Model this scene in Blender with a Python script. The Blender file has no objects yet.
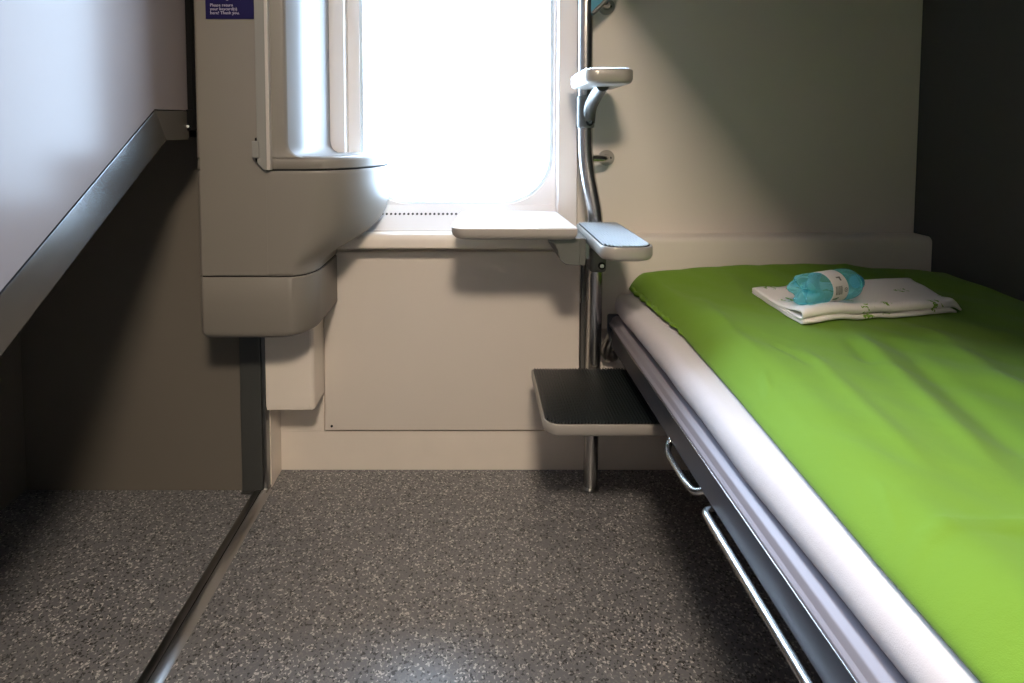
import bpy, bmesh, math, random
from mathutils import Vector, Matrix, noise
random.seed(7)
SC = bpy.context.scene
COL = SC.collection
PI = math.pi

# ------------------------------------------------------------------ camera
cam = bpy.data.cameras.new('camera')
cam_o = bpy.data.objects.new('camera', cam); COL.objects.link(cam_o)
cam_o.location = (0, 0, 0.9)
cam_o.rotation_euler = (math.radians(87), 0, 0)
cam.sensor_fit = 'HORIZONTAL'; cam.sensor_width = 36
cam.lens = 570 / 1024 * 36
cam.shift_x = (512 - 475) / 1024
cam.shift_y = -(341.5 - 160) / 1024
cam.clip_start = 0.01
SC.camera = cam_o

# ------------------------------------------------------------------ sky, exposure
W = bpy.data.worlds.new('overcast_sky'); SC.world = W
W.use_nodes = True
bg = W.node_tree.nodes['Background']
bg.inputs[0].default_value = (0.58, 0.77, 1.0, 1)
bg.inputs[1].default_value = 30.0
SC.view_settings.view_transform = 'Standard'
SC.view_settings.look = 'None'
SC.view_settings.gamma = 1
SC.view_settings.use_curve_mapping = False
SC.view_settings.exposure = 0.0
# daylight enters through the window: a portal only guides the sky's own light
pl = bpy.data.lights.new('window_portal', 'AREA'); pl.shape = 'RECTANGLE'
pl.size = 0.56; pl.size_y = 1.06; pl.cycles.is_portal = True
plo = bpy.data.objects.new('window_portal', pl); COL.objects.link(plo)
plo.location = (-0.05, 1.575, 1.215); plo.rotation_euler = (-PI / 2, 0, 0)
LAMP_POWER = 190.0
D = 1.466          # depth of the window wall
XR = 1.138         # right wall
CEIL = 1.86

# ------------------------------------------------------------------ materials
def mat(name, col, rough=0.5, metal=0.0, spec=0.5, grain=0.0, gscale=300, var=0.0, vscale=6, coat=0.0, aniso=None):
    m = bpy.data.materials.new(name); m.use_nodes = True
    nt = m.node_tree; b = nt.nodes['Principled BSDF']
    b.inputs['Base Color'].default_value = (*col, 1)
    b.inputs['Roughness'].default_value = rough
    b.inputs['Metallic'].default_value = metal
    b.inputs['Specular IOR Level'].default_value = spec
    b.inputs['Coat Weight'].default_value = coat
    tc = nt.nodes.new('ShaderNodeTexCoord')
    if var:
        n = nt.nodes.new('ShaderNodeTexNoise'); n.inputs['Scale'].default_value = vscale; n.inputs['Detail'].default_value = 4
        nt.links.new(tc.outputs['Object'], n.inputs['Vector'])
        r = nt.nodes.new('ShaderNodeValToRGB')
        r.color_ramp.elements[0].color = (*[c * (1 - var) for c in col], 1)
        r.color_ramp.elements[1].color = (*[min(1, c * (1 + var)) for c in col], 1)
        nt.links.new(n.outputs['Fac'], r.inputs['Fac']); nt.links.new(r.outputs['Color'], b.inputs['Base Color'])
    if grain:
        n = nt.nodes.new('ShaderNodeTexNoise'); n.inputs['Scale'].default_value = gscale; n.inputs['Detail'].default_value = 2
        mp = nt.nodes.new('ShaderNodeMapping')
        if aniso: mp.inputs['Scale'].default_value = aniso
        nt.links.new(tc.outputs['Object'], mp.inputs['Vector']); nt.links.new(mp.outputs[0], n.inputs['Vector'])
        bp = nt.nodes.new('ShaderNodeBump'); bp.inputs['Strength'].default_value = grain; bp.inputs['Distance'].default_value = 0.001
        nt.links.new(n.outputs['Fac'], bp.inputs['Height']); nt.links.new(bp.outputs[0], b.inputs['Normal'])
    return m

M = {}
M['wall'] = mat('beige_laminate', (0.74, 0.675, 0.605), 0.42, grain=0.05, gscale=700, var=0.03)
M['wall_dark'] = mat('shade_darkened_laminate', (0.05, 0.05, 0.048), 0.45, grain=0.05, gscale=700, var=0.03)  # shade beside the bed put into the base colour; also cuts bounced light
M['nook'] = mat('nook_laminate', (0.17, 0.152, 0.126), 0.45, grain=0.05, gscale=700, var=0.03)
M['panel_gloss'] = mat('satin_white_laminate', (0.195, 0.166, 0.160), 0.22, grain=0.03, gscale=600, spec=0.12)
M['base'] = mat('cream_skirting', (0.86, 0.78, 0.69), 0.45, grain=0.05, gscale=500, var=0.04, vscale=15)
M['surround'] = mat('window_surround_white', (0.90, 0.87, 0.87), 0.35, grain=0.02)
M['gasket'] = mat('window_gasket', (0.70, 0.80, 0.86), 0.35)
M['ceiling'] = mat('ceiling_darkened', (0.22, 0.21, 0.195), 0.5, grain=0.05)  # unseen ceiling, base colour darkened to deepen the cabin's shade
M['cabinet'] = mat('moulded_grey_beige_plastic', (0.215, 0.195, 0.168), 0.42, grain=0.06, gscale=900, var=0.02)
M['niche'] = mat('moulded_basin_white', (0.26, 0.265, 0.27), 0.35, grain=0.03, gscale=900)
M['edge_grey'] = mat('door_edge_grey', (0.24, 0.235, 0.215), 0.4)
M['edge_light'] = mat('door_edge_light', (0.50, 0.455, 0.41), 0.4)
M['black'] = mat('black_rubber', (0.006, 0.006, 0.006), 0.8, spec=0.1)
M['tread_matte'] = mat('matte_black_tread', (0.006, 0.007, 0.008), 0.9, spec=0.08)
M['steel'] = mat('brushed_steel', (0.50, 0.49, 0.48), 0.26, 1.0, grain=0.08, gscale=900)
M['steel_dark'] = mat('dark_steel', (0.26, 0.26, 0.255), 0.30, 1.0, grain=0.06, gscale=900)
M['post'] = mat('dark_anodised_post', (0.09, 0.093, 0.090), 0.35, 0.4, grain=0.04)
M['band'] = mat('brushed_aluminium_band', (0.18, 0.185, 0.185), 0.20, 1.0, grain=0.1, gscale=250, aniso=(1, 1, 12))
M['thresh'] = mat('threshold_steel', (0.34, 0.34, 0.34), 0.30, 1.0, grain=0.05)
M['frame'] = mat('bunk_frame_grey_paint', (0.065, 0.07, 0.085), 0.38, 0.15)
M['rail'] = mat('bunk_rail_satin_aluminium', (0.26, 0.24, 0.27), 0.52, 0.2, spec=0.35)
M['rubber'] = mat('ribbed_black_tread', (0.012, 0.016, 0.018), 0.30, 0.0, spec=0.8)
M['rib'] = mat('ribbed_aluminium_tread', (0.62, 0.64, 0.66), 0.34, 0.6)
M['step'] = mat('step_grey_cast', (0.36, 0.335, 0.30), 0.35, 0.25)
M['cast'] = mat('cast_bracket_grey', (0.14, 0.138, 0.128), 0.4, 0.3)
M['table'] = mat('table_white_laminate', (0.74, 0.70, 0.67), 0.3, grain=0.02)
M['table_edge'] = mat('table_edge_beige', (0.38, 0.345, 0.31), 0.4)
M['blue'] = mat('sign_blue', (0.011, 0.009, 0.062), 0.5, spec=0.15)
M['level'] = mat('shaded_band_metal', (0.085, 0.076, 0.063), 0.4, 0.3)  # level end of the band, shade under the panel put into its colour
M['teal'] = mat('sky_tinted_plate', (0.06, 0.27, 0.38), 0.35)  # sky reflection on the gusset put into its base colour
M['ink'] = mat('sign_white_print', (0.50, 0.46, 0.55), 0.5)
M['white'] = mat('white_plastic', (0.75, 0.75, 0.75), 0.4)
M['dark'] = mat('dark_recess', (0.012, 0.012, 0.012), 0.8)
M['label'] = mat('bottle_label_white', (0.70, 0.66, 0.66), 0.5)
M['print'] = mat('bottle_label_print', (0.12, 0.12, 0.12), 0.5)
M['cap'] = mat('bottle_cap_blue', (0.05, 0.30, 0.45), 0.4)
M['leaf'] = mat('label_leaf_green', (0.04, 0.16, 0.08), 0.5)

def floor_mat():
    m = bpy.data.materials.new('speckled_vinyl'); m.use_nodes = True
    nt = m.node_tree; b = nt.nodes['Principled BSDF']; L = nt.links
    tc = nt.nodes.new('ShaderNodeTexCoord')
    nz = nt.nodes.new('ShaderNodeTexNoise'); nz.inputs['Scale'].default_value = 260; L.new(tc.outputs['Object'], nz.inputs['Vector'])
    mx = nt.nodes.new('ShaderNodeMix'); mx.data_type = 'VECTOR'; mx.inputs['Factor'].default_value = 0.008
    L.new(tc.outputs['Object'], mx.inputs['A']); L.new(nz.outputs['Color'], mx.inputs['B'])
    def flecks(scale, lo, off):
        mp = nt.nodes.new('ShaderNodeMapping'); mp.inputs['Location'].default_value = (off, off * 2, 0)
        L.new(mx.outputs['Result'], mp.inputs['Vector'])
        v = nt.nodes.new('ShaderNodeTexVoronoi'); v.inputs['Scale'].default_value = scale; v.voronoi_dimensions = '2D'
        L.new(mp.outputs[0], v.inputs['Vector'])
        s = nt.nodes.new('ShaderNodeSeparateColor'); L.new(v.outputs['Color'], s.inputs[0])
        g = nt.nodes.new('ShaderNodeMath'); g.operation = 'GREATER_THAN'; g.inputs[1].default_value = lo
        L.new(s.outputs['Red'], g.inputs[0]); return g, s
    base = (0.155, 0.156, 0.166, 1)
    g1, s1 = flecks(360, 0.905, 0.3)      # pale
    g2, s2 = flecks(330, 0.86, 1.7)      # dark
    g3, s3 = flecks(420, 0.80, 2.9)      # mid
    def mixc(f, a, bcol):
        x = nt.nodes.new('ShaderNodeMix'); x.data_type = 'RGBA'
        L.new(f.outputs[0], x.inputs['Factor'])
        if isinstance(a, tuple): x.inputs['A'].default_value = a
        else: L.new(a.outputs['Result'], x.inputs['A'])
        x.inputs['B'].default_value = bcol; return x
    c = mixc(g3, base, (0.215, 0.21, 0.205, 1))
    c = mixc(g2, c, (0.035, 0.035, 0.035, 1))
    c = mixc(g1, c, (0.52, 0.50, 0.48, 1))
    L.new(c.outputs['Result'], b.inputs['Base Color'])
    b.inputs['Roughness'].default_value = 0.30
    b.inputs['Specular IOR Level'].default_value = 0.75
    n = nt.nodes.new('ShaderNodeTexNoise'); n.inputs['Scale'].default_value = 500; L.new(tc.outputs['Object'], n.inputs['Vector'])
    bp = nt.nodes.new('ShaderNodeBump'); bp.inputs['Strength'].default_value = 0.15; bp.inputs['Distance'].default_value = 0.001
    L.new(n.outputs['Fac'], bp.inputs['Height']); L.new(bp.outputs[0], b.inputs['Normal'])
    return m
M['floor'] = floor_mat()

def cloth_mat(name, col, printcol=None, scale=14, rough=0.85, var=0.05, size=0.16, keep=0.5):
    m = bpy.data.materials.new(name); m.use_nodes = True
    nt = m.node_tree; b = nt.nodes['Principled BSDF']; L = nt.links
    b.inputs['Roughness'].default_value = rough
    b.inputs['Specular IOR Level'].default_value = 0.2
    b.inputs['Sheen Weight'].default_value = 0.08
    tc = nt.nodes.new('ShaderNodeTexCoord')
    n = nt.nodes.new('ShaderNodeTexNoise'); n.inputs['Scale'].default_value = 5; n.inputs['Detail'].default_value = 3
    L.new(tc.outputs['Object'], n.inputs['Vector'])
    r = nt.nodes.new('ShaderNodeValToRGB')
    r.color_ramp.elements[0].color = (*[c * (1 - var) for c in col], 1); r.color_ramp.elements[1].color = (*[min(1, c * (1 + var)) for c in col], 1)
    L.new(n.outputs['Fac'], r.inputs['Fac']); out = r.outputs['Color']
    if printcol:   # small printed sprigs scattered over the cloth
        nz = nt.nodes.new('ShaderNodeTexNoise'); nz.inputs['Scale'].default_value = scale * 5; L.new(tc.outputs['Object'], nz.inputs['Vector'])
        mx = nt.nodes.new('ShaderNodeMix'); mx.data_type = 'VECTOR'; mx.inputs['Factor'].default_value = 0.03
        L.new(tc.outputs['Object'], mx.inputs['A']); L.new(nz.outputs['Color'], mx.inputs['B'])
        v = nt.nodes.new('ShaderNodeTexVoronoi'); v.inputs['Scale'].default_value = scale; v.voronoi_dimensions = '2D'
        L.new(mx.outputs['Result'], v.inputs['Vector'])
        a = nt.nodes.new('ShaderNodeMath'); a.operation = 'SUBTRACT'; a.inputs[1].default_value = size; L.new(v.outputs['Distance'], a.inputs[0])
        ab = nt.nodes.new('ShaderNodeMath'); ab.operation = 'ABSOLUTE'; L.new(a.outputs[0], ab.inputs[0])
        lt = nt.nodes.new('ShaderNodeMath'); lt.operation = 'LESS_THAN'; lt.inputs[1].default_value = 0.045; L.new(ab.outputs[0], lt.inputs[0])
        s = nt.nodes.new('ShaderNodeSeparateColor'); L.new(v.outputs['Color'], s.inputs[0])
        g = nt.nodes.new('ShaderNodeMath'); g.operation = 'LESS_THAN'; g.inputs[1].default_value = keep; L.new(s.outputs['Red'], g.inputs[0])
        n2 = nt.nodes.new('ShaderNodeTexNoise'); n2.inputs['Scale'].default_value = scale * 4; L.new(tc.outputs['Object'], n2.inputs['Vector'])
        g2 = nt.nodes.new('ShaderNodeMath'); g2.operation = 'GREATER_THAN'; g2.inputs[1].default_value = 0.48; L.new(n2.outputs['Fac'], g2.inputs[0])
        m1 = nt.nodes.new('ShaderNodeMath'); m1.operation = 'MULTIPLY'; L.new(lt.outputs[0], m1.inputs[0]); L.new(g.outputs[0], m1.inputs[1])
        m2 = nt.nodes.new('ShaderNodeMath'); m2.operation = 'MULTIPLY'; L.new(m1.outputs[0], m2.inputs[0]); L.new(g2.outputs[0], m2.inputs[1])
        x = nt.nodes.new('ShaderNodeMix'); x.data_type = 'RGBA'; L.new(m2.outputs[0], x.inputs['Factor'])
        L.new(out, x.inputs['A']); x.inputs['B'].default_value = (*printcol, 1); out = x.outputs['Result']
    L.new(out, b.inputs['Base Color'])
    w = nt.nodes.new('ShaderNodeTexNoise'); w.inputs['Scale'].default_value = 900; L.new(tc.outputs['Object'], w.inputs['Vector'])
    w2 = nt.nodes.new('ShaderNodeTexNoise'); w2.inputs['Scale'].default_value = 28; w2.inputs['Detail'].default_value = 4; L.new(tc.outputs['Object'], w2.inputs['Vector'])
    b1 = nt.nodes.new('ShaderNodeBump'); b1.inputs['Strength'].default_value = 0.2; b1.inputs['Distance'].default_value = 0.001; L.new(w.outputs['Fac'], b1.inputs['Height'])
    b2 = nt.nodes.new('ShaderNodeBump'); b2.inputs['Strength'].default_value = 0.15; b2.inputs['Distance'].default_value = 0.008; L.new(w2.outputs['Fac'], b2.inputs['Height'])
    L.new(b1.outputs[0], b2.inputs['Normal']); L.new(b2.outputs[0], b.inputs['Normal'])
    return m
M['duvet'] = cloth_mat('lime_green_cotton', (0.150, 0.280, 0.023), var=0.06)
M['sheet'] = cloth_mat('white_printed_sheet', (0.60, 0.565, 0.58), (0.20, 0.28, 0.20), scale=9, size=0.06, keep=0.6)
M['towel'] = cloth_mat('white_printed_towel', (0.90, 0.85, 0.82), (0.22, 0.40, 0.05), scale=19, size=0.19, keep=0.55)

def glass_mat():
    m = bpy.data.materials.new('window_glass'); m.use_nodes = True
    nt = m.node_tree; nt.nodes.remove(nt.nodes['Principled BSDF'])
    o = nt.nodes['Material Output']; t = nt.nodes.new('ShaderNodeBsdfTransparent'); g = nt.nodes.new('ShaderNodeBsdfGlossy')
    g.inputs['Roughness'].default_value = 0.02
    x = nt.nodes.new('ShaderNodeMixShader'); f = nt.nodes.new('ShaderNodeFresnel'); f.inputs['IOR'].default_value = 1.18
    nt.links.new(f.outputs[0], x.inputs[0]); nt.links.new(t.outputs[0], x.inputs[1]); nt.links.new(g.outputs[0], x.inputs[2])
    nt.links.new(x.outputs[0], o.inputs['Surface']); return m
M['glass'] = glass_mat()
def pet_mat():
    m = bpy.data.materials.new('cyan_clear_plastic'); m.use_nodes = True
    nt = m.node_tree; b = nt.nodes['Principled BSDF']; o = nt.nodes['Material Output']
    b.inputs['Base Color'].default_value = (0.30, 0.80, 0.90, 1); b.inputs['Roughness'].default_value = 0.08
    t = nt.nodes.new('ShaderNodeBsdfTransparent'); t.inputs[0].default_value = (0.55, 0.90, 0.95, 1)
    x = nt.nodes.new('ShaderNodeMixShader'); x.inputs[0].default_value = 0.30
    nt.links.new(t.outputs[0], x.inputs[1]); nt.links.new(b.outputs[0], x.inputs[2]); nt.links.new(x.outputs[0], o.inputs['Surface']); return m
M['pet'] = pet_mat()
def emit_mat(name, col, s):
    m = bpy.data.materials.new(name); m.use_nodes = True; b = m.node_tree.nodes['Principled BSDF']
    b.inputs['Emission Color'].default_value = (*col, 1); b.inputs['Emission Strength'].default_value = s
    b.inputs['Base Color'].default_value = (0.8, 0.8, 0.8, 1); return m

# ------------------------------------------------------------------ builders
ORIG = {}
def link(name, data, parent=None):
    o = bpy.data.objects.new(name, data); COL.objects.link(o)
    if parent: o.parent = parent; ORIG[o.name] = ORIG[parent.name]
    return o
def thing(name, label, cat, loc, group=None):
    o = bpy.data.objects.new(name, None); COL.objects.link(o); o.location = loc
    o.empty_display_size = 0.05; ORIG[o.name] = Vector(loc)
    o['label'] = label; o['category'] = cat
    if group: o['group'] = group
    return o
def tag(o, label, cat, group=None):
    o['label'] = label; o['category'] = cat
    if group: o['group'] = group
    return o
def struct(o, label=None, cat=None):
    o['kind'] = 'structure'
    if label: o['label'] = label
    if cat: o['category'] = cat
    return o
def finish(name, bm, m, parent=None, bevel=0, seg=2, smooth=True, sub=0, solid=0, ang=35):
    org = ORIG[parent.name] if parent else None
    if org is None:                      # top-level mesh: origin at base centre
        xs = [v.co for v in bm.verts]
        org = Vector(((min(v.x for v in xs) + max(v.x for v in xs)) / 2, (min(v.y for v in xs) + max(v.y for v in xs)) / 2, min(v.z for v in xs)))
        own = True
    else: own = False
    for v in bm.verts: v.co -= org
    bmesh.ops.recalc_face_normals(bm, faces=bm.faces[:])
    me = bpy.data.meshes.new(name); bm.to_mesh(me); bm.free()
    me.materials.append(M[m] if isinstance(m, str) else m)
    o = link(name, me, parent)
    if own: o.location = org; ORIG[o.name] = org.copy()
    if smooth:
        for p in me.polygons: p.use_smooth = True
        me.set_sharp_from_angle(angle=math.radians(ang))
    if solid:
        md = o.modifiers.new('solid', 'SOLIDIFY'); md.thickness = solid; md.offset = 0
    if bevel:
        md = o.modifiers.new('bevel', 'BEVEL'); md.width = bevel; md.segments = seg; md.limit_method = 'ANGLE'; md.angle_limit = math.radians(40); md.harden_normals = True
    if sub:
        md = o.modifiers.new('sub', 'SUBSURF'); md.levels = sub; md.render_levels = sub
    return o
def box(bm, x0, x1, y0, y1, z0, z1):
    v = [bm.verts.new(p) for p in ((x0,y0,z0),(x1,y0,z0),(x1,y1,z0),(x0,y1,z0),(x0,y0,z1),(x1,y0,z1),(x1,y1,z1),(x0,y1,z1))]
    for f in ((0,3,2,1),(4,5,6,7),(0,1,5,4),(1,2,6,5),(2,3,7,6),(3,0,4,7)): bm.faces.new([v[i] for i in f])
def bx(name, c, m, parent=None, **k):
    bm = bmesh.new(); box(bm, *c); return finish(name, bm, m, parent, **k)
def prism(bm, poly, axis, a0, a1):
    def P(p, a):
        if axis == 'x': return (a, p[0], p[1])
        if axis == 'y': return (p[0], a, p[1])
        return (p[0], p[1], a)
    A = [bm.verts.new(P(p, a0)) for p in poly]; B = [bm.verts.new(P(p, a1)) for p in poly]
    n = len(poly)
    bm.faces.new(A); bm.faces.new(B[::-1])
    for i in range(n): bm.faces.new((A[i], A[(i+1) % n], B[(i+1) % n], B[i]))
def px(name, poly, axis, a0, a1, m, parent=None, **k):
    bm = bmesh.new(); prism(bm, poly, axis, a0, a1); return finish(name, bm, m, parent, **k)
def rpoly(pts, rad, n=6):
    out = []; N = len(pts)
    for i in range(N):
        p = Vector(pts[i]); r = rad[i] if isinstance(rad, (list, tuple)) else rad
        if r <= 0: out.append(tuple(p)); continue
        a = (Vector(pts[i-1]) - p); b = (Vector(pts[(i+1) % N]) - p)
        la, lb = a.length, b.length; a.normalize(); b.normalize()
        ang = a.angle(b); t = min(r / math.tan(ang / 2), la * .49, lb * .49); r2 = t * math.tan(ang / 2)
        c = p + (a + b).normalized() * (r2 / math.sin(ang / 2))
        s = p + a * t - c; e = p + b * t - c
        a0 = math.atan2(s.y, s.x); a1 = math.atan2(e.y, e.x); d = a1 - a0
        while d > PI: d -= 2 * PI
        while d < -PI: d += 2 * PI
        for k in range(n + 1):
            q = a0 + d * k / n; out.append((c.x + r2 * math.cos(q), c.y + r2 * math.sin(q)))
    return out
def tube(bm, path, r, n=16, caps=True):
    P = [Vector(p) for p in path]; R = r if isinstance(r, (list, tuple)) else [r] * len(P)
    t0 = (P[1] - P[0]).normalized(); up = Vector((0, 0, 1)) if abs(t0.z) < .9 else Vector((1, 0, 0))
    nrm = t0.cross(up).normalized(); rings = []
    for i, p in enumerate(P):
        if i == 0: t = t0
        elif i == len(P) - 1: t = (P[i] - P[i-1]).normalized()
        else: t = ((P[i+1] - P[i]).normalized() + (P[i] - P[i-1]).normalized()).normalized()
        nrm = (nrm - t * nrm.dot(t)).normalized(); b = t.cross(nrm)
        rings.append([bm.verts.new(p + (nrm * math.cos(2*PI*k/n) + b * math.sin(2*PI*k/n)) * R[i]) for k in range(n)])
    for a, c in zip(rings, rings[1:]):
        for k in range(n): bm.faces.new((a[k], a[(k+1) % n], c[(k+1) % n], c[k]))
    if caps: bm.faces.new(rings[0][::-1]); bm.faces.new(rings[-1])
def smooth_path(pts, n=8, r=0.03):
    P = [Vector(p) for p in pts]; out = [P[0]]
    for i in range(1, len(P) - 1):
        a = P[i-1] - P[i]; b = P[i+1] - P[i]; t = min(r, a.length * .45, b.length * .45)
        s = P[i] + a.normalized() * t; e = P[i] + b.normalized() * t
        for k in range(n + 1):
            u = k / n; out.append(s * (1-u)**2 + P[i] * 2*u*(1-u) + e * u*u)
    out.append(P[-1]); return out
def tb(name, path, r, m, parent=None, n=16, **k):
    bm = bmesh.new(); tube(bm, path, r, n); return finish(name, bm, m, parent, **k)
def loft(bm, rings, cap0=True, cap1=True, close=True):
    V = [[bm.verts.new(p) for p in r] for r in rings]; n = len(V[0])
    for a, b in zip(V, V[1:]):
        for k in range(n if close else n - 1): bm.faces.new((a[k], a[(k+1) % n], b[(k+1) % n], b[k]))
    if cap0: bm.faces.new(V[0][::-1])
    if cap1: bm.faces.new(V[-1])
def cyl_between(name, a, b, r, m, parent=None, n=20, **k): return tb(name, [a, b], r, m, parent, n, **k)

# ------------------------------------------------------------------ room shell
struct(bx('floor', (-1.16, 1.20, -0.75, 1.575, -0.04, 0), 'floor', smooth=False), 'dark grey speckled vinyl floor', 'floor')
struct(bx('ceiling', (-1.16, 1.20, -0.75, 1.56, CEIL, CEIL + .04), 'ceiling', smooth=False), 'plain cabin ceiling, darkened to cut bounce', 'ceiling')
struct(bx('wall_right', (XR, XR + .04, -0.75, 1.56, 0, CEIL), 'wall_dark', smooth=False), 'laminate wall along the bed, darkened for shade', 'wall')
struct(bx('wall_back', (-1.16, 1.20, -0.75, -0.71, 0, CEIL), 'wall_dark', smooth=False), 'laminate wall opposite the window, darkened to cut bounce', 'wall')
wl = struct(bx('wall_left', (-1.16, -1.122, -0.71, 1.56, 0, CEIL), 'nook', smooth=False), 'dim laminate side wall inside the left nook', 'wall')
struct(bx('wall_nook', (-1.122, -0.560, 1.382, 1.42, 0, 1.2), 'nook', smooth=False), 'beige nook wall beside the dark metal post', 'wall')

# far wall with its panels
wf = struct(bx('wall_far', (-1.122, -0.333, D + .006, 1.57, 0, CEIL), 'wall', smooth=False), 'beige laminate wall around the train window', 'wall')
bx('wall_panel', (0.264, XR, D, 1.57, 0.45, CEIL), 'wall', wf, bevel=.002)
bx('wall_panel', (-0.333, 0.264, D + .002, 1.57, 1.76, CEIL), 'wall', wf)
bx('wall_panel', (-0.333, 0.264, D + .012, 1.57, 0.0, 0.64), 'wall', wf)
bx('wall_panel', (0.264, XR, D + .012, 1.52, 0.0, 0.45), 'wall', wf)
lp = bx('lower_panel', (-0.393, 0.272, D - .008, D + .012, 0.112, 0.586), 'wall', wf, bevel=.0025)
cyl_between('screw', (-0.376, D - .0095, 0.124), (-0.376, D - .006, 0.124), .0032, 'dark', lp, 12)
bx('lower_panel', (0.292, XR, D - .008, D + .012, 0.112, 0.586), 'wall', wf, bevel=.0025)
bx('metal_profile', (0.2750, 0.2875, D - .012, D + .012, 0.106, 0.60), 'cast', wf, bevel=.003)
bx('pier_panel', (-0.513, -0.397, D - .002, D + .012, 0.106, 0.70), 'base', wf, bevel=.002)
bx('side_return', (-0.520, -0.513, 1.395, D + .01, 0, 0.70), 'base', wf)
struct(bx('baseboard_far', (-0.513, XR, D, D + .02, 0, 0.106), 'base', bevel=.0015), 'cream skirting under the window panel', 'baseboard')

# ledges
def ledge(name, x0, x1, y0, z0, z1, r, label):
    prof = rpoly([(D + .012, z0), (y0, z0), (y0, z1), (D + .012, z1)], [0, .004, r, 0], 8)
    return struct(px(name, prof, 'x', x0, x1, 'wall' if x0 > .2 else 'base', bevel=0, ang=50), label, 'trim')
ledge('trim_1', -0.513, 0.272, 1.405, 0.605, 0.643, .028, 'pale rounded window ledge below the sill strip')
px_l = ledge('trim_2', 0.30, XR - .001, 1.405, 0.40, 0.634, .014, 'beige ledge along the wall behind the bed head')

# threshold strip and post
tr = struct(px('trim_3', rpoly([(-0.549, 0), (-0.549, .006), (-0.545, .009), (-0.529, .0115), (-0.510, .0015), (-0.508, 0)], 0), 'y', -0.70, 1.384, 'thresh', ang=60), 'steel threshold strip across the floor on the left', 'trim')
bx('groove', (-0.5295, -0.5275, -0.70, 1.384, .0108, .0117), 'dark', tr, smooth=False)

post = thing('support_post', 'dark metal post standing under the wash cabinet', 'post', (-0.546, 1.386, 0))
bx('upright', (-0.577, -0.525, 1.366, 1.40, 0.004, 0.46), 'post', post, bevel=.003)
bx('edge_strip', (-0.525, -0.516, 1.372, 1.40, 0.004, 0.46), 'steel_dark', post, bevel=.002)
bx('foot_plate', (-0.579, -0.514, 1.364, 1.402, 0.0, 0.006), 'steel_dark', post, bevel=.001)

# ------------------------------------------------------------------ window
win = struct(thing('window_1', 'bright train window with rounded corners and white surround', 'window', (-0.05, D, 0.64)))
WX0, WX1, WZ0, WZ1 = -0.303, 0.2060, 0.7035, 1.73
WY = 1.505      # plane of the window frame, set back in the wall
def rrect(x0, x1, z0, z1, r, n=14): return rpoly([(x0, z0), (x1, z0), (x1, z1), (x0, z1)], r, n)
def ring(name, outer, inner, y0, y1, m, parent, yi=None):
    bm = bmesh.new()
    n = len(inner); yi = y0 if yi is None else yi
    loft(bm, [[(p[0], y1, p[1]) for p in outer], [(p[0], y0, p[1]) for p in outer], [(p[0], yi, p[1]) for p in inner], [(p[0], y1, p[1]) for p in inner]], False, False)
    return finish(name, bm, m, parent, ang=40)
inner = rrect(WX0, WX1, WZ0, WZ1, .13)
# surround panel: outer rectangle loop sampled to match the inner loop
def sq(p):
    cx, cz = (WX0 + WX1) / 2, (WZ0 + WZ1) / 2
    return p
bm = bmesh.new()
oc = [(-0.333, 0.640), (0.2125, 0.640), (0.2125, 1.76), (-0.333, 1.76)]
ov = [bm.verts.new((x, WY, z)) for x, z in oc]; iv = [bm.verts.new((x, WY, z)) for x, z in inner]
ed = [bm.edges.new((ov[i], ov[(i+1) % 4])) for i in range(4)] + [bm.edges.new((iv[i], iv[(i+1) % len(iv)])) for i in range(len(iv))]
bmesh.ops.triangle_fill(bm, use_beauty=True, edges=ed)
iv2 = [bm.verts.new((x, WY + .01, z)) for x, z in inner]
for i in range(len(iv)): bm.faces.new((iv[i], iv[(i+1) % len(iv)], iv2[(i+1) % len(iv)], iv2[i]))
ov2 = [bm.verts.new((x, WY + .03, z)) for x, z in oc]
for i in range(4): bm.faces.new((ov[i], ov[(i+1) % 4], ov2[(i+1) % 4], ov2[i]))
finish('surround', bm, 'surround', win, ang=30)
g_in = rrect(WX0 + .008, WX1 - .008, WZ0 + .006, WZ1 - .008, .126)
g_mid = rrect(WX0 + .003, WX1 - .003, WZ0 + .003, WZ1 - .003, .128)
ring('gasket', rrect(WX0 - .01, WX1 + .01, WZ0 - .01, WZ1 + .01, .14), g_in, WY + .004, WY + .03, 'gasket', win, WY + .010)
bm = bmesh.new(); bm.faces.new([bm.verts.new((x, WY + .018, z)) for x, z in rrect(WX0 - .005, WX1 + .005, WZ0 - .005, WZ1 + .005, .13)])
finish('pane', bm, 'glass', win, smooth=False)
px('sill_strip', [(WY + .004, .7020), (WY - .002, .7020), (1.4352, .6455), (1.4352, .6405), (WY + .004, .6405)], 'x', -.333, .2125, 'surround', win, bevel=.001)
# row of vent holes in the sill strip
bm = bmesh.new(); tv = Vector((0, WY - .002 - 1.4352, .0565)).normalized(); nv = Vector((0, -tv.z, tv.y))
for k in range(46):
    c0 = Vector((-0.298 + k * 0.0113, 1.4352, .6455)) + tv * .056
    ring_ = [c0 + Vector((1, 0, 0)) * .0030 * math.cos(2*PI*i/10) + tv * .0036 * math.sin(2*PI*i/10) for i in range(10)]
    loft(bm, [[p - nv * .004 for p in ring_], [p + nv * .0006 for p in ring_]])
vh = finish('vent_holes', bm, 'dark', win, smooth=False); vh['kind'] = 'stuff'
struct(bx('trim_6', (-0.372, -0.3335, D - .003, D + .02, 0.643, 1.76), 'surround', bevel=.002), 'white vertical jamb cover between wash cabinet and window', 'trim')
# jamb cover right of the window
struct(bx('trim_4', (0.2130, 0.262, D - .008, 1.54, 0.640, 1.76), 'surround', bevel=.003), 'white vertical jamb cover between window and ladder', 'trim')

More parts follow.
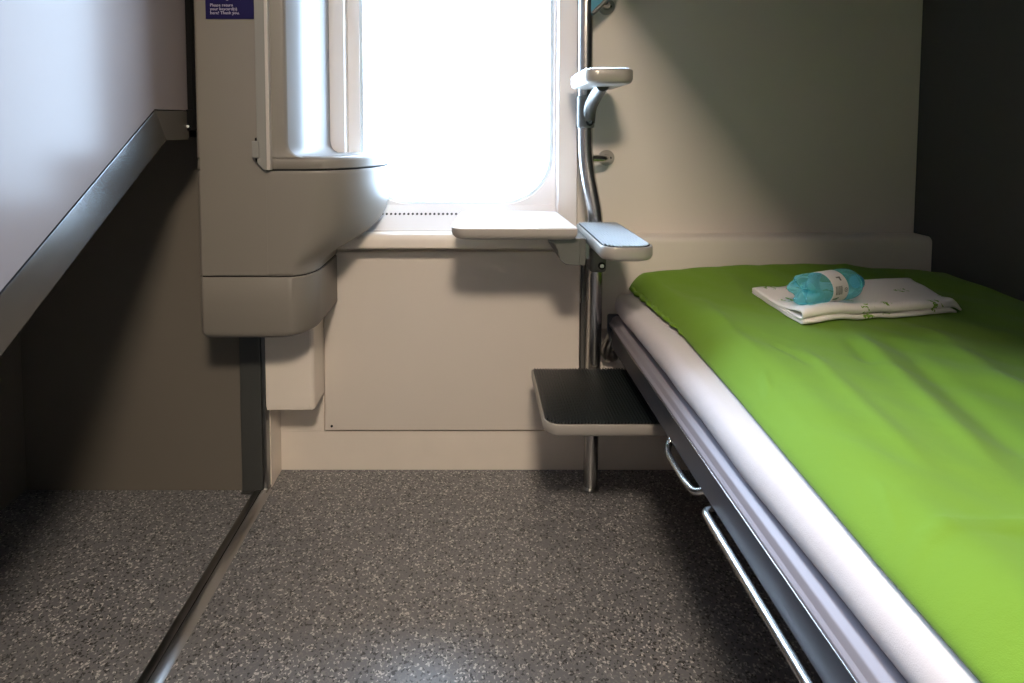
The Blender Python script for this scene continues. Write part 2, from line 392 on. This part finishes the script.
# ------------------------------------------------------------------ slanted panel on the left
XP = -0.613
pw = struct(thing('wall_upper_left', 'large satin pale panel with slanted lower edge', 'wall', (XP, 0.5, 0)))
pp = [(1.222, CEIL), (1.222, .941), (1.095, .939), (.726, .690), (-.297, 0), (-.70, 0), (-.70, CEIL)]
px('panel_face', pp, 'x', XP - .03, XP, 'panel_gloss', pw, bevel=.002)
px('slanted_band', [(1.095, .938), (1.130, .880), (.721, .608), (-.204, 0.001), (-.297, 0.001), (.726, .689)], 'x', XP - .045, XP + .001, 'band', pw, bevel=.001)
px('level_band', [(1.222, .940), (1.222, .880), (1.1305, .880), (1.0955, .938)], 'x', XP - .045, XP + .001, 'level', pw, bevel=.001)
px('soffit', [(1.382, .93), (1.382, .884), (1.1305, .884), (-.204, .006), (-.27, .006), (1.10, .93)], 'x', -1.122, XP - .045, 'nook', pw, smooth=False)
# black seal between panel and cabinet
sl = struct(bx('trim_5', (-0.6125, -0.6005, 1.218, 1.24, 0.90, CEIL), 'black', bevel=.001), 'black rubber seal between left panel and wash cabinet', 'trim')
bx('seal_foot', (-0.619, -0.601, 1.214, 1.24, 0.899, 0.944), 'black', sl, bevel=.002)
cyl_between('screw', (-0.610, 1.212, 0.908), (-0.610, 1.216, 0.908), .0028, 'white', sl, 12)

# ------------------------------------------------------------------ wash cabinet
XL, YF, YB = -0.604, 1.230, D - .004
cb = thing('wash_cabinet', 'grey-beige moulded wash cabinet with bulging basin and open niche', 'cabinet', (-0.45, 1.35, 0.44))
def outline(xr, rx, ry, z, inset=0.0, n=18, yb=YB):
    xl, yf = XL + inset, YF + inset; xr = xr - inset
    pts = [(xl, yb), (xl, yf + .012)]
    for k in range(1, 6):
        a = PI + PI/2 * k / 5; pts.append((xl + .012 + .012 * math.cos(a), yf + .012 + .012 * math.sin(a)))
    x0 = xr - rx; y0 = yf + ry
    for k in range(n + 1):
        a = -PI/2 + PI/2 * k / n; pts.append((x0 + rx * math.cos(a), y0 + ry * math.sin(a)))
    pts.append((xr, yb))
    return [(p[0], p[1], z) for p in pts]
def lerp_tab(tab, z):
    for (a, b) in zip(tab, tab[1:]):
        if a[0] <= z <= b[0]:
            t = (z - a[0]) / (b[0] - a[0]); t2 = t
            return [a[i] + (b[i] - a[i]) * t2 for i in range(1, len(a))]
    return list(tab[-1][1:]) if z > tab[-1][0] else list(tab[0][1:])
tab = [(.5805, -.357, .055, .075), (.598, -.356, .055, .080), (.606, -.350, .058, .110), (.614, -.334, .066, .150), (.624, -.312, .084, .178), (.638, -.286, .106, .196),
       (.656, -.260, .130, .206), (.678, -.241, .148, .212), (.704, -.229, .158, .212), (.735, -.222, .160, .208), (.765, -.220, .155, .202), (.8125, -.220, .145, .200)]
bm = bmesh.new(); rings = []
zs = [.5815, .583] + [.59 + .01 * i for i in range(21)] + [.7955, .803, .809, .8115]
for z in zs:
    xr, rx, ry = lerp_tab(tab, z)
    ins = .0015 if z in (.5815,) else (.0012 if z == .8115 else 0)
    rings.append(outline(xr, rx, ry, z, ins))
loft(bm, rings)
finish('basin_body', bm, 'cabinet', cb, ang=50)
# lower cover
bm = bmesh.new()
rr = []
for z, ins in ((.439, .030), (.4395, .016), (.443, .007), (.450, .0025), (.458, 0.0), (.520, 0), (.5765, 0), (.5785, .0015)):
    rr.append(outline(-.357 - ins * 1.6, .055, .075, z, ins))
loft(bm, rr); finish('lower_cover', bm, 'cabinet', cb, ang=50)
bm = bmesh.new(); loft(bm, [outline(-.357, .055, .075, .577, .003), outline(-.357, .055, .075, .583, .003)]); finish('seam', bm, 'dark', cb)
bm = bmesh.new(); loft(bm, [outline(-.220, .145, .2, .811, .004), outline(-.220, .145, .2, .8175, .004)]); finish('seam', bm, 'dark', cb)
bx('front_panel', (XL + .010, -.452, YF - .0004, YF + .003, .5835, 1.85), 'cabinet', cb, smooth=False)
# rim / niche floor
bm = bmesh.new()
loft(bm, [outline(-.220, .145, .2, z, i) for z, i in ((.8155, .0015), (.817, 0), (.832, 0), (.838, .0015), (.8415, .005), (.8425, .010))])
finish('basin_rim', bm, 'cabinet', cb, ang=50)
bm = bmesh.new()
f = [(-.425, YF + .012), (-.34, YF + .012), (-.250, 1.34), (-.228, YB - .002), (-.39, YB - .002)]
bmf = rpoly(f, [0, .1, .08, 0, 0], 8)
prism(bm, bmf, 'z', .8420, .8432); finish('niche_floor', bm, 'niche', cb, ang=50)
# column with the niche's side wall, flaring into the rim
def colm(z, o):
    q = [(XL, YB), (XL, YF + .008), (XL + .003, YF + .003), (XL + .008, YF), (-.416 + o, YF), (-.410 + o, YF + .002), (-.4055 + o, YF + .007)]
    pts = q[:]
    for k in range(1, 13):
        t = k / 12
        x = -.404 + .033 * (1 - math.exp(-t * 6.5))
        y = YF + .012 + (YB - YF - .012) * t
        pts.append((x + o * (1 - .2 * t), y))
    return [(p[0], p[1], z) for p in pts]
bm = bmesh.new()
loft(bm, [colm(z, o) for z, o in ((.8405, .040), (.8425, .026), (.846, .017), (.851, .0095), (.857, .0045), (.864, .0015), (.872, 0), (1.0, 0), (1.3, 0), (1.855, 0))])
co = finish('column', bm, 'cabinet', cb, ang=50)
co.data.materials.append(M['niche'])
for p in co.data.polygons:
    c = p.center + ORIG[cb.name]
    if p.normal.x > .25 and c.y > YF + .010 and c.x > -.45: p.material_index = 1
# door edge strip and catch
ds = px('door_edge', [(-.4665, CEIL - .06), (-.4665, .829), (-.453, .8145), (-.4455, .8145), (-.4455, CEIL - .06)], 'y', YF - .012, YF + .002, 'edge_grey', cb, bevel=.0015)
bx('edge_trim', (-.4455, -.438, YF - .014, YF + .002, .8142, CEIL - .06), 'edge_light', cb, bevel=.0015)
bx('hinge_line', (-.4690, -.4665, YF - .003, YF + .002, .829, CEIL - .06), 'edge_light', cb, bevel=.0005)
cat_ = bx('catch', (-.4765, -.461, YF - .016, YF + .002, .840, .877), 'edge_grey', cb, bevel=.003)
bx('catch_pin', (-.4715, -.462, YF - .011, YF + .001, .832, .884), 'black', cat_, bevel=.002)

# box low on the wall left of the panel
pb = thing('wall_box', 'small beige box casing on the wall beside the lower panel', 'casing', (-0.455, 1.41, 0.215))
px('casing', rpoly([(-.511, D - .003), (-.511, 1.362), (-.400, 1.362), (-.3945, 1.370), (-.3945, D - .003)], [0, 0, .004, .004, 0], 3), 'z', .214, .52, 'base', pb, bevel=.003, ang=50)
bx('cover_lip', (-.511, -.402, 1.3605, 1.364, .222, .430), 'base', pb, bevel=.001)

# keycard sign
sg = thing('keycard_sign', 'dark blue keycard return sign on the wash cabinet front', 'sign', (-0.521, YF, 1.136))
bx('plate', (-.5735, -.4705, YF - .0026, YF - .0010, 1.1365, 1.262), 'blue', sg, bevel=.0004)
def text(s, x, z, size, m, parent, y):
    cu = bpy.data.curves.new('lettering', 'FONT'); cu.body = s; cu.size = size; cu.extrude = .0002; cu.resolution_u = 2
    to = bpy.data.objects.new('tmp', cu); me = bpy.data.meshes.new_from_object(to); bpy.data.objects.remove(to)
    me.name = 'lettering'
    R = Matrix.Translation(Vector((x, y, z)) - ORIG[parent.name]) @ Matrix.Rotation(PI / 2, 4, 'X')
    me.transform(R); me.materials.append(M[m])
    return link('lettering', me, parent)
for s, z in (('Please return', 1.1625), ('your keycard(s)', 1.1545), ('here! Thank you.', 1.1462), ('kort här igen. Tack.', 1.1775)):
    text(s, -.5635, z, .0091, 'ink', sg, YF - .0028)

# ------------------------------------------------------------------ folding table
tbz = .694
tb_ = thing('wall_table', 'small white table shelf under the window', 'table', (0.09, 1.30, 0.56))
tp = rpoly([(-.053, 1.192), (.217, 1.192), (.2068, 1.436), (-.036, 1.436)], [.032, .004, .004, .02], 8)
bm = bmesh.new(); cxy = Vector((.085, 1.32))
def shrink(p, d):
    v = Vector(p) - cxy; return (p[0] - d * (1 if v.x > 0 else -1) * min(1, abs(v.x) / .03), p[1] - d * (1 if v.y > 0 else -1) * min(1, abs(v.y) / .03))
loft(bm, [[(*shrink(p, d), z) for p in tp] for z, d in ((tbz - .027, .012), (tbz - .025, .007), (tbz - .020, .0025), (tbz - .014, 0.0), (tbz - .0035, 0))])
finish('table_edge', bm, 'table_edge', tb_, ang=45)
bm = bmesh.new(); loft(bm, [[(*shrink(p, d), z) for p in tp] for z, d in ((tbz - .0035, 0), (tbz - .001, .0004), (tbz, .0018))]); finish('tabletop', bm, 'table', tb_, ang=40)
br = rpoly([(.150, .6675), (.170, .657), (.178, .640), (.182, .622), (.195, .610), (.226, .608), (.226, .6675)], [.002, .015, .01, .01, .01, .004, 0], 4)
px('bracket', br, 'y', 1.215, 1.436, 'cast', tb_, bevel=.002, ang=50)
bx('bracket_plate', (.226, .2405, 1.225, 1.400, .606, .666), 'cast', tb_, bevel=.002)
px('support_web', [(-.01 + .0, .6675), (.152, .6675), (.152, .6600), (.03, .6640)], 'y', 1.38, 1.436, 'cast', tb_)

# ------------------------------------------------------------------ ladder
ld = thing('bunk_ladder', 'steel pole ladder with ribbed steps beside the bed', 'ladder', (0.29, 1.394, 0))
path = smooth_path([(.290, 1.392, .004), (.2945, 1.384, .40), (.2955, 1.382, .660), (.2935, 1.384, .695), (.2735, 1.408, .825), (.2715, 1.41, .95), (.2700, 1.41, 1.855)], 8, .05)
tb('pole', path, .0178, 'steel', ld, 24)
tb('foot_flange', [(.290, 1.392, 0.0), (.290, 1.392, .004), (.290, 1.392, .008)], [.023, .023, .019], 'steel_dark', ld, 24)
def standoff(z, xp, yp, xw):
    r = tb('standoff', smooth_path([(xp, yp, z), (xw - .008, yp + .012, z - .001), (xw, D - .004, z - .001)], 6, .02), .0095, 'steel', ld, 14)
    d = cyl_between('wall_disc', (xw, D - .007, z - .001), (xw, D + .001, z - .001), .0205, 'step', r, 24)
    cyl_between('screw', (xw + .010, D - .0085, z - .001), (xw + .010, D - .006, z - .001), .003, 'dark', r, 10)
standoff(.830, .274, 1.408, .337)
standoff(1.213, .271, 1.41, .333)
# gusset plate at the upper standoff
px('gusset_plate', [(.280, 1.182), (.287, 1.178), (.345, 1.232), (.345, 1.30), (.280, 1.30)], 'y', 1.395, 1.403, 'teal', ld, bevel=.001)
tb('grab_rail', smooth_path([(.284, 1.392, 1.181), (.330, 1.392, 1.226), (.36, 1.392, 1.40)], 6, .03), .0052, 'cast', ld, 12)

def step(x0, x1, y0, y1, z, th, rf, rb, nrib, ribm='rib'):
    s = bmesh.new()
    pl_ = rpoly([(x0, y0), (x1, y0), (x1, y1), (x0, y1)], [rf, rf, rb, rb], 8)
    c = Vector(((x0 + x1) / 2, (y0 + y1) / 2))
    def sh(p, d):
        v = Vector(p) - c; return (p[0] - d * max(-1, min(1, v.x / .03)), p[1] - d * max(-1, min(1, v.y / .03)))
    loft(s, [[(*sh(p, d), zz) for p in pl_] for zz, d in ((z - th, .009), (z - th + .0015, .005), (z - th + .005, .0018), (z - th + .010, .0), (z - .002, 0), (z, .0012))])
    st = finish('step', s, 'step', ld, ang=45)
    # dark tread with ribs running front to back
    t = bmesh.new(); tpl = [sh(p, .0045) for p in pl_]
    loft(t, [[(*p, z - .001) for p in tpl], [(*p, z + .0012) for p in tpl]])
    finish('tread', t, 'rubber' if ribm == 'rubber' else 'tread_matte', st, ang=40)
    rb_ = bmesh.new(); w = (x1 - x0 - .012) / nrib
    for k in range(nrib):
        xa = x0 + .006 + k * w
        # shorten the rib where the front corners round off
        def yin(x):
            e = min(x - x0, x1 - x) - .0045
            return y0 + .005 + (rf - math.sqrt(max(0, rf * rf - (rf - e) ** 2)) if e < rf else 0)
        ya = max(yin(xa + w * .2), yin(xa + w * .8))
        prism(rb_, [(xa + w * .16, z + .001), (xa + w * .26, z + .0045), (xa + w * .52, z + .0045), (xa + w * .64, z + .001)], 'y', ya, y1 - .004)
    r = finish('ribs', rb_, ribm, st, smooth=False); r['kind'] = 'stuff'
    return st
step(.137, .440, 1.096, 1.362, .318, .026, .028, .006, 44, 'rubber')
step(.243, .3465, 1.075, 1.362, .676, .028, .030, .010, 15)
step(.231, .3375, 1.200, 1.390, 1.028, .030, .030, .012, 15)
# brackets
def bracket(xp, yp, z0, z1, zs, xs, ys):
    c = tb('clamp', [(xp, yp, z0), (xp, yp, z0 + .004), (xp, yp, z1 - .004), (xp, yp, z1)], [.019, .0215, .0215, .019], 'cast', ld, 24)
    a = bmesh.new()
    tube(a, smooth_path([(xp + .006, yp - .008, z0 + .014), (xp + .006, yp - .020, z0 + .05), (xs, ys + .02, zs - .022), (xs + .004, ys - .03, zs - .002)], 8, .03),
         .0155, 16)
    arm = finish('arm', a, 'cast', c, ang=60)
    cyl_between('bolt_ring', (xp + .006, yp - .0235, z0 + .014), (xp + .006, yp - .018, z0 + .014), .0088, 'dark', c, 20)
    cyl_between('bolt_head', (xp + .006, yp - .0255, z0 + .014), (xp + .006, yp - .018, z0 + .014), .0048, 'steel', c, 12)
bracket(.2725, 1.408, .905, .985, 1.004, .285, 1.33)
cl2 = bx('clamp', (.274, .3135, 1.340, 1.388, .560, .648), 'cast', ld, bevel=.009, seg=4)
bx('clamp_plate', (.2445, .276, 1.352, 1.376, .590, .648), 'steel_dark', cl2, bevel=.002)
cyl_between('bolt_ring', (.301, 1.3375, .578), (.301, 1.345, .578), .0088, 'dark', cl2, 20)
cyl_between('bolt_head', (.301, 1.3355, .578), (.301, 1.345, .578), .0050, 'steel', cl2, 12)
bracket(.2925, 1.387, .205, .270, .292, .300, 1.32)

# ------------------------------------------------------------------ lower bunk
Y0, Y1 = -0.60, 1.398
bk = thing('lower_bunk', 'grey metal bunk frame with satin rail under the green bedding', 'bunk', (0.74, 0.40, 0.36))
fp = rpoly([(.3400, .3600), (.3400, .4150), (.3345, .4185), (.3345, .4235), (.337, .4330), (.345, .4385), (.366, .4390), (.366, .3600)], [.002, 0, .001, .003, .006, .006, .004, 0], 4)
px('side_face', [(.3400, .3600), (.3400, .4170), (.3660, .4170), (.3660, .3600)], 'y', Y0, Y1, 'frame', bk, bevel=.0018)
px('rail', rpoly([(.3335, .4175), (.3335, .4225), (.3375, .4265), (.341, .4350), (.350, .4400), (.362, .4400), (.362, .4175)], [.0008, .002, .003, .006, .006, .002, .001], 4), 'y', Y0, Y1, 'rail', bk, ang=50)
bx('lip_highlight', (.3328, .3350, Y0, Y1, .4160, .4186), 'steel', bk, bevel=.0006)  # bright strip added to draw the highlight along the rail edge
px('end_cap', rpoly([(.330, .4425), (.330, .395), (.343, .352), (.372, .352), (.372, .4425)], [.006, .012, .012, .004, .004], 5), 'y', Y1 - .006, Y1 + .004, 'frame', bk, bevel=.0015, ang=50)
bx('bunk_deck', (.366, XR - .002, Y0, Y1, .385, .425), 'frame', bk, bevel=.002)
bx('cross_member', (.366, XR - .002, Y1 - .05, Y1, .365, .385), 'frame', bk)
bx('rear_rail', (XR - .03, XR - .002, Y0, Y1, .36, .43), 'frame', bk)
tb('hinge_arm', smooth_path([(.350, 1.400, .400), (.330, 1.414, .345), (.344, 1.440, .315), (.36, D - .008, .312)], 6, .025), .014, 'steel_dark', bk, 14)
# handles
tb('grip_bar', smooth_path([(.352, .800, .366), (.352, .797, .352), (.330, .792, .352), (.330, .770, .352), (.330, -.40, .350), (.352, -.41, .350), (.352, -.41, .366)], 6, .014), .0063, 'steel', bk, 16)
tb('pull_handle', smooth_path([(.350, .972, .366), (.336, .966, .352), (.3295, .945, .349), (.3285, .870, .350), (.334, .838, .350), (.352, .825, .366)], 6, .02), .0055, 'steel', bk, 16)

# mattress
mt = bmesh.new()
def sheet_profile(y, sc):
    w = .004 * noise.noise(Vector((0, y * 3.1, 2.2))) + .002 * noise.noise(Vector((5, y * 9, 1)))
    x0 = .3455 + w; zt = .4998 + .0015 * noise.noise(Vector((1, y * 2.2, 4)))
    pts = [(x0 + .024, .427), (x0 + .014, .440), (x0 + .005 + w, .450), (x0 - .001, .462), (x0 - .001, .474), (x0 + .003, .487), (x0 + .011, .496), (x0 + .024, zt - .0015), (x0 + .05, zt), (x0 + .11, zt), (.75, zt), (XR - .01, zt), (XR - .004, .49), (XR - .004, .43)]
    cx, cz = .75, .465
    return [(cx + (p[0] - cx) * (1 - (1 - sc) * .04), y, cz + (p[1] - cz) * sc) for p in pts]
ys = [(Y0 + .02, .75), (Y0 + .03, 1)] + [(Y0 + .05 + 1.925 * k / 90, 1) for k in range(91)] + [(1.384, .97), (1.389, .88), (1.391, .70)]
loft(mt, [sheet_profile(y, s) for y, s in ys])
tag(finish('mattress', mt, 'sheet', ang=60), 'mattress in white printed sheet lying on the bunk', 'mattress')

# duvet
def edge_x(y):
    t = [(-.7, .340), (.0, .350), (.39, .364), (.50, .368), (.83, .389), (1.10, .402), (1.30, .398), (1.40, .384)]
    for (a, b) in zip(t, t[1:]):
        if a[0] <= y <= b[0]: return a[1] + (b[1] - a[1]) * (y - a[0]) / (b[0] - a[0])
    return t[0][1] if y < t[0][0] else t[-1][1]
def seg_d(px_, py_, a, b):
    ax, ay = a; bx_, by_ = b; dx, dy = bx_ - ax, by_ - ay
    t = max(0, min(1, ((px_ - ax) * dx + (py_ - ay) * dy) / (dx * dx + dy * dy)))
    return math.hypot(px_ - ax - t * dx, py_ - ay - t * dy), t
creases = [  # a, b, width, height
    ((.368, .466), (.385, .482), .004, .0030), ((.385, .482), (.434, .501), .004, .0032), ((.434, .501), (.56, .496), .004, .0030),
    ((.414, .564), (.385, .500), .005, .0020), ((.429, .828), (.395, .745), .006, .0026), ((.492, .931), (.505, .828), .010, -.0030),
    ((.621, .931), (.601, .843), .012, -.0035), ((.66, .980), (.552, .582), .016, .0045), ((.70, .95), (.60, .60), .018, -.0050),
    ((.528, .909), (.479, .582), .014, .0032), ((.474, 1.182), (.443, .869), .014, .0030), ((.80, 1.00), (.72, .70), .024, .006),
    ((.60, 1.32), (.55, 1.12), .02, .003), ((.90, 1.36), (.84, 1.28), .018, .005), ((.438, 1.002), (.40, .62), .010, .0018)]
def top_z(x, y):
    e = max(0.0, x - edge_x(y)); k_ = max(0, min(1, (y - .95) / .35)); s = min(1, e / (.075 - .045 * k_)); s = math.sin(s * PI / 2) ** .8
    yb = max(0.0, 1.396 - y); sb = min(1, yb / .045); sb = math.sin(sb * PI / 2) ** .7
    z = .0 + .034 * s * (.62 + .38 * sb)
    z += .034 * math.exp(-((y - 1.40) / .11) ** 2) * s * (.55 + .45 * sb) * (.25 + .75 * min(1, e / .22)) * (1 - .75 * max(0, (x - .9) / .24))
    n = noise.noise(Vector((x * 5.0, y * 3.2, 0.3))) * .006 + noise.noise(Vector((x * 11 + y * 5, y * 5 - x * 3, 1.7))) * .0032
    q = Vector((x * 1.0 + y * .62, y * .35 - x * .2, 3.3)); n += noise.noise(Vector((q.x * 17, q.y * 9, 2.1))) * .0030 + abs(noise.noise(Vector((q.x * 9 + 4, q.y * 6, 7.7)))) * .0045
    z += n * s
    for a, b, w, h in creases:
        d, t = seg_d(x, y, a, b)
        if d < 3.5 * w: z += 1.35 * h * math.exp(-(d / w) ** 2) * (1 - abs(2 * t - 1) ** 6 * .7) * s
    return .512 + z
bm = bmesh.new(); NX, NY = 150, 260
ga = []
for j in range(NY + 1):
    y = Y0 + .05 + (1.396 - Y0 - .05) * (1 - (1 - j / NY) ** 1.25)
    ex = edge_x(y); row = []
    for i in range(NX + 1):
        t = i / NX; u = .35 * t + .65 * t * t
        x = ex + (XR - .003 - ex) * u
        row.append((x, y, top_z(x, y)))
    ga.append(row)
V = [[bm.verts.new(p) for p in r] for r in ga]
for j in range(NY):
    for i in range(NX): bm.faces.new((V[j][i], V[j][i+1], V[j+1][i+1], V[j+1][i]))
# skirt: rolled edge down to and under the mattress top
per = [V[j][0] for j in range(NY + 1)] + [V[NY][i] for i in range(1, NX + 1)] + [V[j][NX] for j in range(NY - 1, -1, -1)] + [V[0][i] for i in range(NX - 1, 0, -1)]
cen = Vector((.75, .45, 0)); prev = per
for dz, din in ((-.004, -.0022), (-.008, -.0012), (-.0095, .008)):
    cur = []
    for v in per:
        inx = din if abs(v.co.x - edge_x(v.co.y)) < .003 else 0
        cur.append(bm.verts.new((v.co.x + inx, v.co.y, max(v.co.z + dz, .5035))))
    n = len(per)
    for k in range(n): bm.faces.new((prev[k], prev[(k+1) % n], cur[(k+1) % n], cur[k]))
    prev = cur
bm.faces.new(prev[::-1])
dv = tag(finish('duvet', bm, 'duvet', ang=80), 'lime green duvet spread over the bunk', 'duvet')
# gathered hem opening peeking out at the head end
hm = bmesh.new(); rings = []
for k in range(61):
    t = k / 60; y = 1.385 - .33 * t; x = edge_x(y) + .002 - .009 * math.sin(PI * t) ** .7 * (1 - .5 * t) + .0018 * math.sin(t * 46)
    zc = .5085 + .0012 * math.sin(t * 39 + 1); r = .0062 * (1 - .55 * t) + .0012 * math.sin(t * 58)
    rings.append([(x + r * 1.3 * math.cos(2*PI*i/8), y, zc + r * math.sin(2*PI*i/8)) for i in range(8)])
loft(hm, rings); finish('gathered_hem', hm, 'duvet', dv, ang=80)

# ------------------------------------------------------------------ towel
def bil(c, u, v):
    a, b, d, e = [Vector(p) for p in c]   # front-left, front-right, back-right, back-left
    return (a * (1-u) + b * u) * (1-v) + (e * (1-u) + d * u) * v
TC = [(.590, 1.008), (.940, 1.085), (.968, 1.232), (.594, 1.212)]
tw = thing('folded_towel', 'folded white towel with green print on the duvet', 'towel', (.78, 1.15, .545))
def base_z(x, y): return top_z(x, y) + .0015
def fold(name, z0, z1, u0, u1, v0, front_r, lift, seed):
    bm = bmesh.new(); NU = 46; prof = []
    for k in range(15): prof.append((1 - (1 - .05) * k / 14, 0))
    for k in range(1, 10):
        a = -PI/2 - PI * k / 10; prof.append((.05 + front_r * math.cos(a), .5 + .5 * math.sin(a)))
    for k in range(15): prof.append((.05 + (1 - .05) * k / 14, 1))
    g = []
    for i in range(NU + 1):
        uu = i / NU; u = u0 + (u1 - u0) * uu; row = []
        for (v, s) in prof:
            vv = v0 + (1 - v0) * v
            rr = .06 * max(0, (abs(2*uu-1) - .82) / .18) ** 2      # rounded corners
            vq = vv * (1 - rr) + rr * .5 if v > .5 else vv
            p = bil(TC, u, vq)
            zz = z0 + (z1 - z0) * s
            zz += s * (lift(uu, v) + .0018 * noise.noise(Vector((u * 9, vq * 7, seed))))
            zz *= 1 - .75 * max(0, (abs(2*uu-1) - .9) / .1) ** 1.5 * (1 if uu > .5 else .25)
            row.append(bm.verts.new((p.x + .003 * noise.noise(Vector((vq * 5, seed, u * 3))), p.y + .004 * noise.noise(Vector((u * 5, seed, 2))), base_z(p.x, p.y) + zz)))
        g.append(row)
    for a, b in zip(g, g[1:]):
        for k in range(len(prof) - 1): bm.faces.new((a[k], b[k], b[k+1], a[k+1]))
    return finish(name, bm, 'towel', tw, solid=.0028, ang=80)
fold('lower_fold', .0016, .0090, .0, .97, 0, .040, lambda u, v: .002 * math.sin(u * 9) - .003 * min(1, v * 4), 1.0)
def up_lift(u, v):
    roll = math.exp(-(max(0, v - .06) / .14) ** 2)
    z = .012 * roll * (1 - .45 * u) - .006 * math.exp(-((u - .38) / .22) ** 2) * math.exp(-((v - .5) / .25) ** 2)
    z += .022 * max(0, u - .45) ** 1.3 * max(0, v - .15) * 2.0 * (1 - max(0, u - .8) * 2.2)
    return z - .010 * max(0, .35 - u) * v * 3
fold('upper_fold', .0115, .0180, .0, 1.0, .012, .055, up_lift, 2.0)

# ------------------------------------------------------------------ bottle
bo = Vector((.598, 1.042, 0)); bo.z = base_z(.67, 1.07) + .0180 + .0335
bt = thing('water_bottle', 'small clear cyan plastic water bottle lying on the towel', 'bottle', tuple(bo))
AX = Vector((math.cos(math.radians(22)), math.sin(math.radians(22)), 0.010)).normalized()
S1 = AX.cross(Vector((0, 0, 1))).normalized(); S2 = S1.cross(AX)      # S1 points to the camera side
def bpt(l, r, a): return bo + AX * l * 1.12 + (S1 * math.cos(a) + S2 * math.sin(a)) * r * 1.06
bm = bmesh.new(); NB = 40; rings = []
def petal(a, dep): return dep * (0.5 + 0.5 * math.cos(5 * a)) ** 2
prof = [(.010, .003, 1), (.006, .010, 1), (.002, .017, 1), (.001, .0215, 1), (.004, .0250, .8), (.010, .0272, .5), (.020, .0280, .2), (.030, .0280, 0), (.0335, .0268, 0), (.037, .0280, 0), (.046, .0276, 0), (.050, .0272, 0),
        (.086, .0272, 0), (.090, .0278, 0), (.094, .0266, 0), (.098, .0278, 0), (.106, .0280, 0), (.116, .0276, 0), (.123, .0262, 0), (.129, .0230, 0), (.133, .0180, 0), (.135, .0128, 0), (.136, .0125, 0), (.137, .0145, 0), (.1385, .0145, 0), (.139, .0110, 0), (.142, .0108, 0)]
for l, r, pw_ in prof:
    rings.append([bpt(l + pw_ * petal(2*PI*k/NB, .013), r * (1 - .16 * pw_ * (0.5 + 0.5 * math.cos(5 * 2*PI*k/NB)) ** 2), 2*PI*k/NB) for k in range(NB)])
loft(bm, rings); finish('bottle_body', bm, 'pet', bt, ang=50)
bm = bmesh.new(); loft(bm, [[bpt(l, r, 2*PI*k/NB) for k in range(NB)] for l, r in ((.050, .0272), (.0502, .0279), (.0858, .0279), (.086, .0272))], False, False)
lb = finish('label_sleeve', bm, 'label', bt, ang=50)
def patch(bm, l0, l1, a0, a1, r=.02815, n=4):
    A = [bm.verts.new(bpt(l0, r, a0 + (a1 - a0) * k / n)) for k in range(n + 1)]; B = [bm.verts.new(bpt(l1, r, a0 + (a1 - a0) * k / n)) for k in range(n + 1)]
    for k in range(n): bm.faces.new((A[k], A[k+1], B[k+1], B[k]))
bm = bmesh.new(); l = .0555
for w in (3, 1, 2, 1, 1, 3, 1, 2, 2, 1):
    patch(bm, l, l + w * .0006, -.25, .30); l += (w + 1) * .0006
finish('barcode', bm, 'print', lb, smooth=False)
bm = bmesh.new()
A = []; B = []
for k in range(20):
    a = 2*PI*k/20
    A.append(bm.verts.new(bpt(.0795 + .0040 * math.cos(a), .02815, .02 + .0040 / .028 * math.sin(a)))); B.append(bm.verts.new(bpt(.0795 + .0027 * math.cos(a), .02815, .02 + .0027 / .028 * math.sin(a))))
for k in range(20): bm.faces.new((A[k], A[(k+1) % 20], B[(k+1) % 20], B[k]))
patch(bm, .0783, .0807, -.02, .06)
finish('round_mark', bm, 'print', lb, smooth=False)
bm = bmesh.new(); patch(bm, .052, .064, -.62, -.48); patch(bm, .060, .066, -.52, -.44); finish('leaf_print', bm, 'leaf', lb, smooth=False)
bm = bmesh.new(); patch(bm, .066, .076, .80, .90); patch(bm, .071, .075, .62, .80); finish('top_print', bm, 'print', lb, smooth=False)
bm = bmesh.new(); loft(bm, [[bpt(l, r * (1 + .03 * (k % 2)), 2*PI*k/40) for k in range(40)] for l, r in ((.1395, .0128), (.147, .0128), (.148, .012))]); finish('bottle_cap', bm, 'cap', bt, ang=60)

# ------------------------------------------------------------------ upper bunk and lamp (above the frame; they shade and light the cabin)
ub = thing('upper_bunk', 'folded-down upper bunk above the green bed', 'bunk', (0.72, .4, 1.335))
bx('bunk_base', (.318, XR - .002, Y0, 1.385, 1.345, 1.39), 'wall_dark', ub, bevel=.006)
bx('bunk_rail', (.300, .318, Y0, 1.375, 1.335, 1.43), 'rail', ub, bevel=.006)
bx('bunk_mattress', (.325, XR - .004, Y0, 1.38, 1.39, 1.47), 'sheet', ub, bevel=.02, seg=3)

lm = thing('ceiling_lamp', 'flat warm ceiling lamp in the middle of the cabin', 'lamp', (0.04, -.30, CEIL))
bx('lamp_housing', (-.11, .19, -.45, -.15, CEIL - .03, CEIL), 'white', lm, bevel=.004)
E_ = emit_mat('warm_diffuser', (1.0, 0.83, 0.66), LAMP_POWER)
bx('diffuser', (-.09, .17, -.43, -.17, CEIL - .036, CEIL - .0301), E_, lm, bevel=.002)
